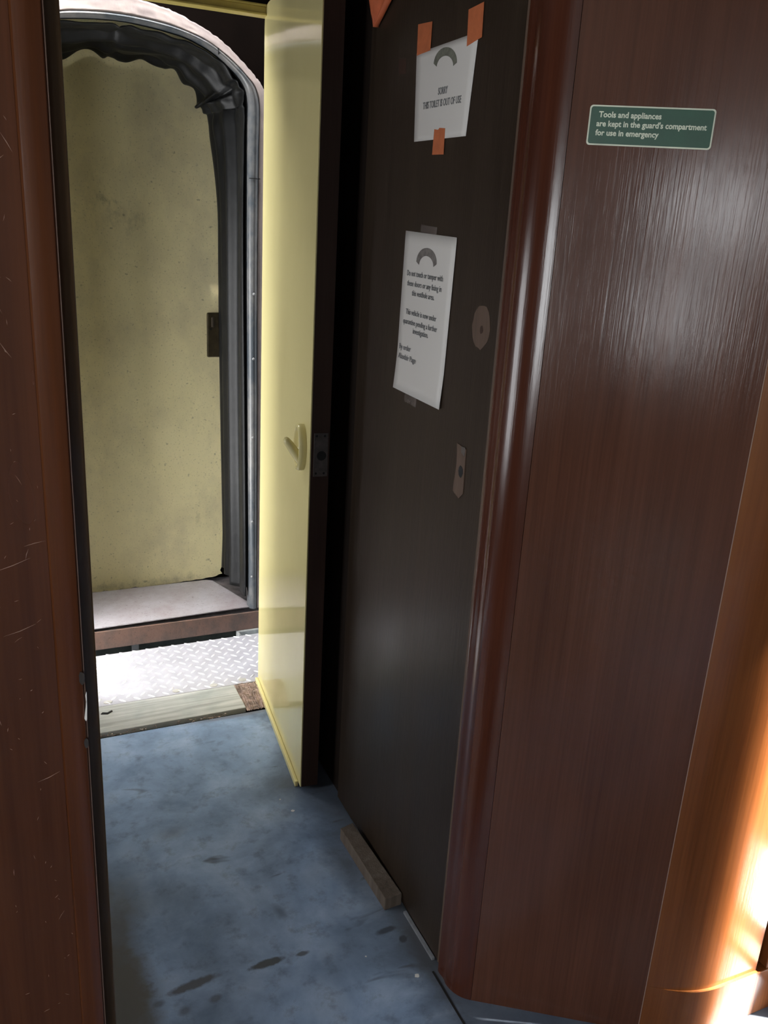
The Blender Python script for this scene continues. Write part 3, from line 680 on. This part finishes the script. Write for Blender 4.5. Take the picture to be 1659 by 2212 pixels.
# green sign on the corner panel
pn = Vector((dd.y, -dd.x, 0)); pn = pn if pn.y < 0 else -pn
so = pe + pn * .0002
sg = thing('information_sign', so + dd * .114 + Vector((0, 0, 1.622)), 'green plastic sign with cream border and small cream lettering, on the mahogany corner panel', 'sign')
def rrect(s0, s1, z0, z1, r, d0, d1, m, name):
    bm = bmesh.new(); pts = []
    for (cx_, cz_, a0) in ((s1 - r, z1 - r, 0), (s0 + r, z1 - r, 90), (s0 + r, z0 + r, 180), (s1 - r, z0 + r, 270)):
        for k in range(6):
            a_ = R(a0 + 18 * k); pts.append(so + dd * (cx_ + r * math.cos(a_)) + Vector((0, 0, cz_ + r * math.sin(a_))) + pn * d0)
    prism(bm, pts, pn * (d1 - d0)); return obj(name, bm, m, sg)
rrect(.0272, .2008, 1.6205, 1.6735, .0045, 0, .0010, whites, 'cream_border')
rrect(.0292, .1988, 1.6225, 1.6715, .0035, .0010, .0014, greens, 'green_face')
for s_, s0, s1, z in (('Tools and appliances', .0405, .1275, 1.6577), ('are kept in the guard\'s compartment', .0385, .1912, 1.6457), ('for use in emergency', .0385, .1270, 1.6337)):
    t_ = text_mesh('sign_text', s_, .0108, (0, 0, 0), (1, 0, 0), (0, 1, 0), (0, 0, 1), whites, None, 'LEFT', 1, .00028, .0002)
    off = Vector(t_.location); co = [v_.co + off for v_ in t_.data.vertices]; xa, xb = min(c_.x for c_ in co), max(c_.x for c_ in co)
    for v_, c_ in zip(t_.data.vertices, co):
        p = so + dd * (s0 + (s1 - s0) * (c_.x - xa) / (xb - xa)) + Vector((0, 0, z + c_.y)) + pn * (.0016 + c_.z); v_.co = p - sg.location
    t_.location = (0, 0, 0); t_.parent = sg

# ------------------------------------------------------------ wooden block and loose flakes
bm = bmesh.new(); prism(bm, [(.729, 1.428, 0), (.7735, 1.431, 0), (.7600, 1.700, 0), (.7215, 1.690, 0)], (0, 0, .033))
tag(obj('wooden_block', bm, blockwood, bevel=.002), 'rough grey-brown offcut of wood wedged on the blue floor against the dark door', 'wood block')
def chip(x, y, r, label, grp, m=dirtw, name='paint_flake', seed=1):
    bm = bmesh.new(); prism(bm, [(px, py, .0004) for px, py in blob(x, y, r, r * .8, 9, .25, seed)], (0, 0, .0012)); tag(obj(name, bm, m), label, 'paint flake', grp)
G = 'white flakes on the floor'
chip(.719, 1.237, .0055, 'largest white flake on the floor near the foot of the corner post', G, seed=1)
chip(.644, 1.836, .0048, 'white flake on the floor just in front of the cream door', G, seed=2)
chip(.627, 1.892, .0022, 'tiny white flake on the floor beside the cream door kick strip', G, seed=3)
chip(.638, 1.322, .0018, 'tiny white speck on the floor left of the largest flake', G, seed=4)
bm = bmesh.new(); prism(bm, [(.232, 2.468, .0065), (.252, 2.462, .0065), (.268, 2.474, .0065), (.266, 2.479, .0065), (.252, 2.470, .0065), (.238, 2.475, .0065)], (0, 0, .003)); tag(obj('dark_splinter', bm, seam_m), 'small black v-shaped splinter lying on the weathered sill board', 'splinter')
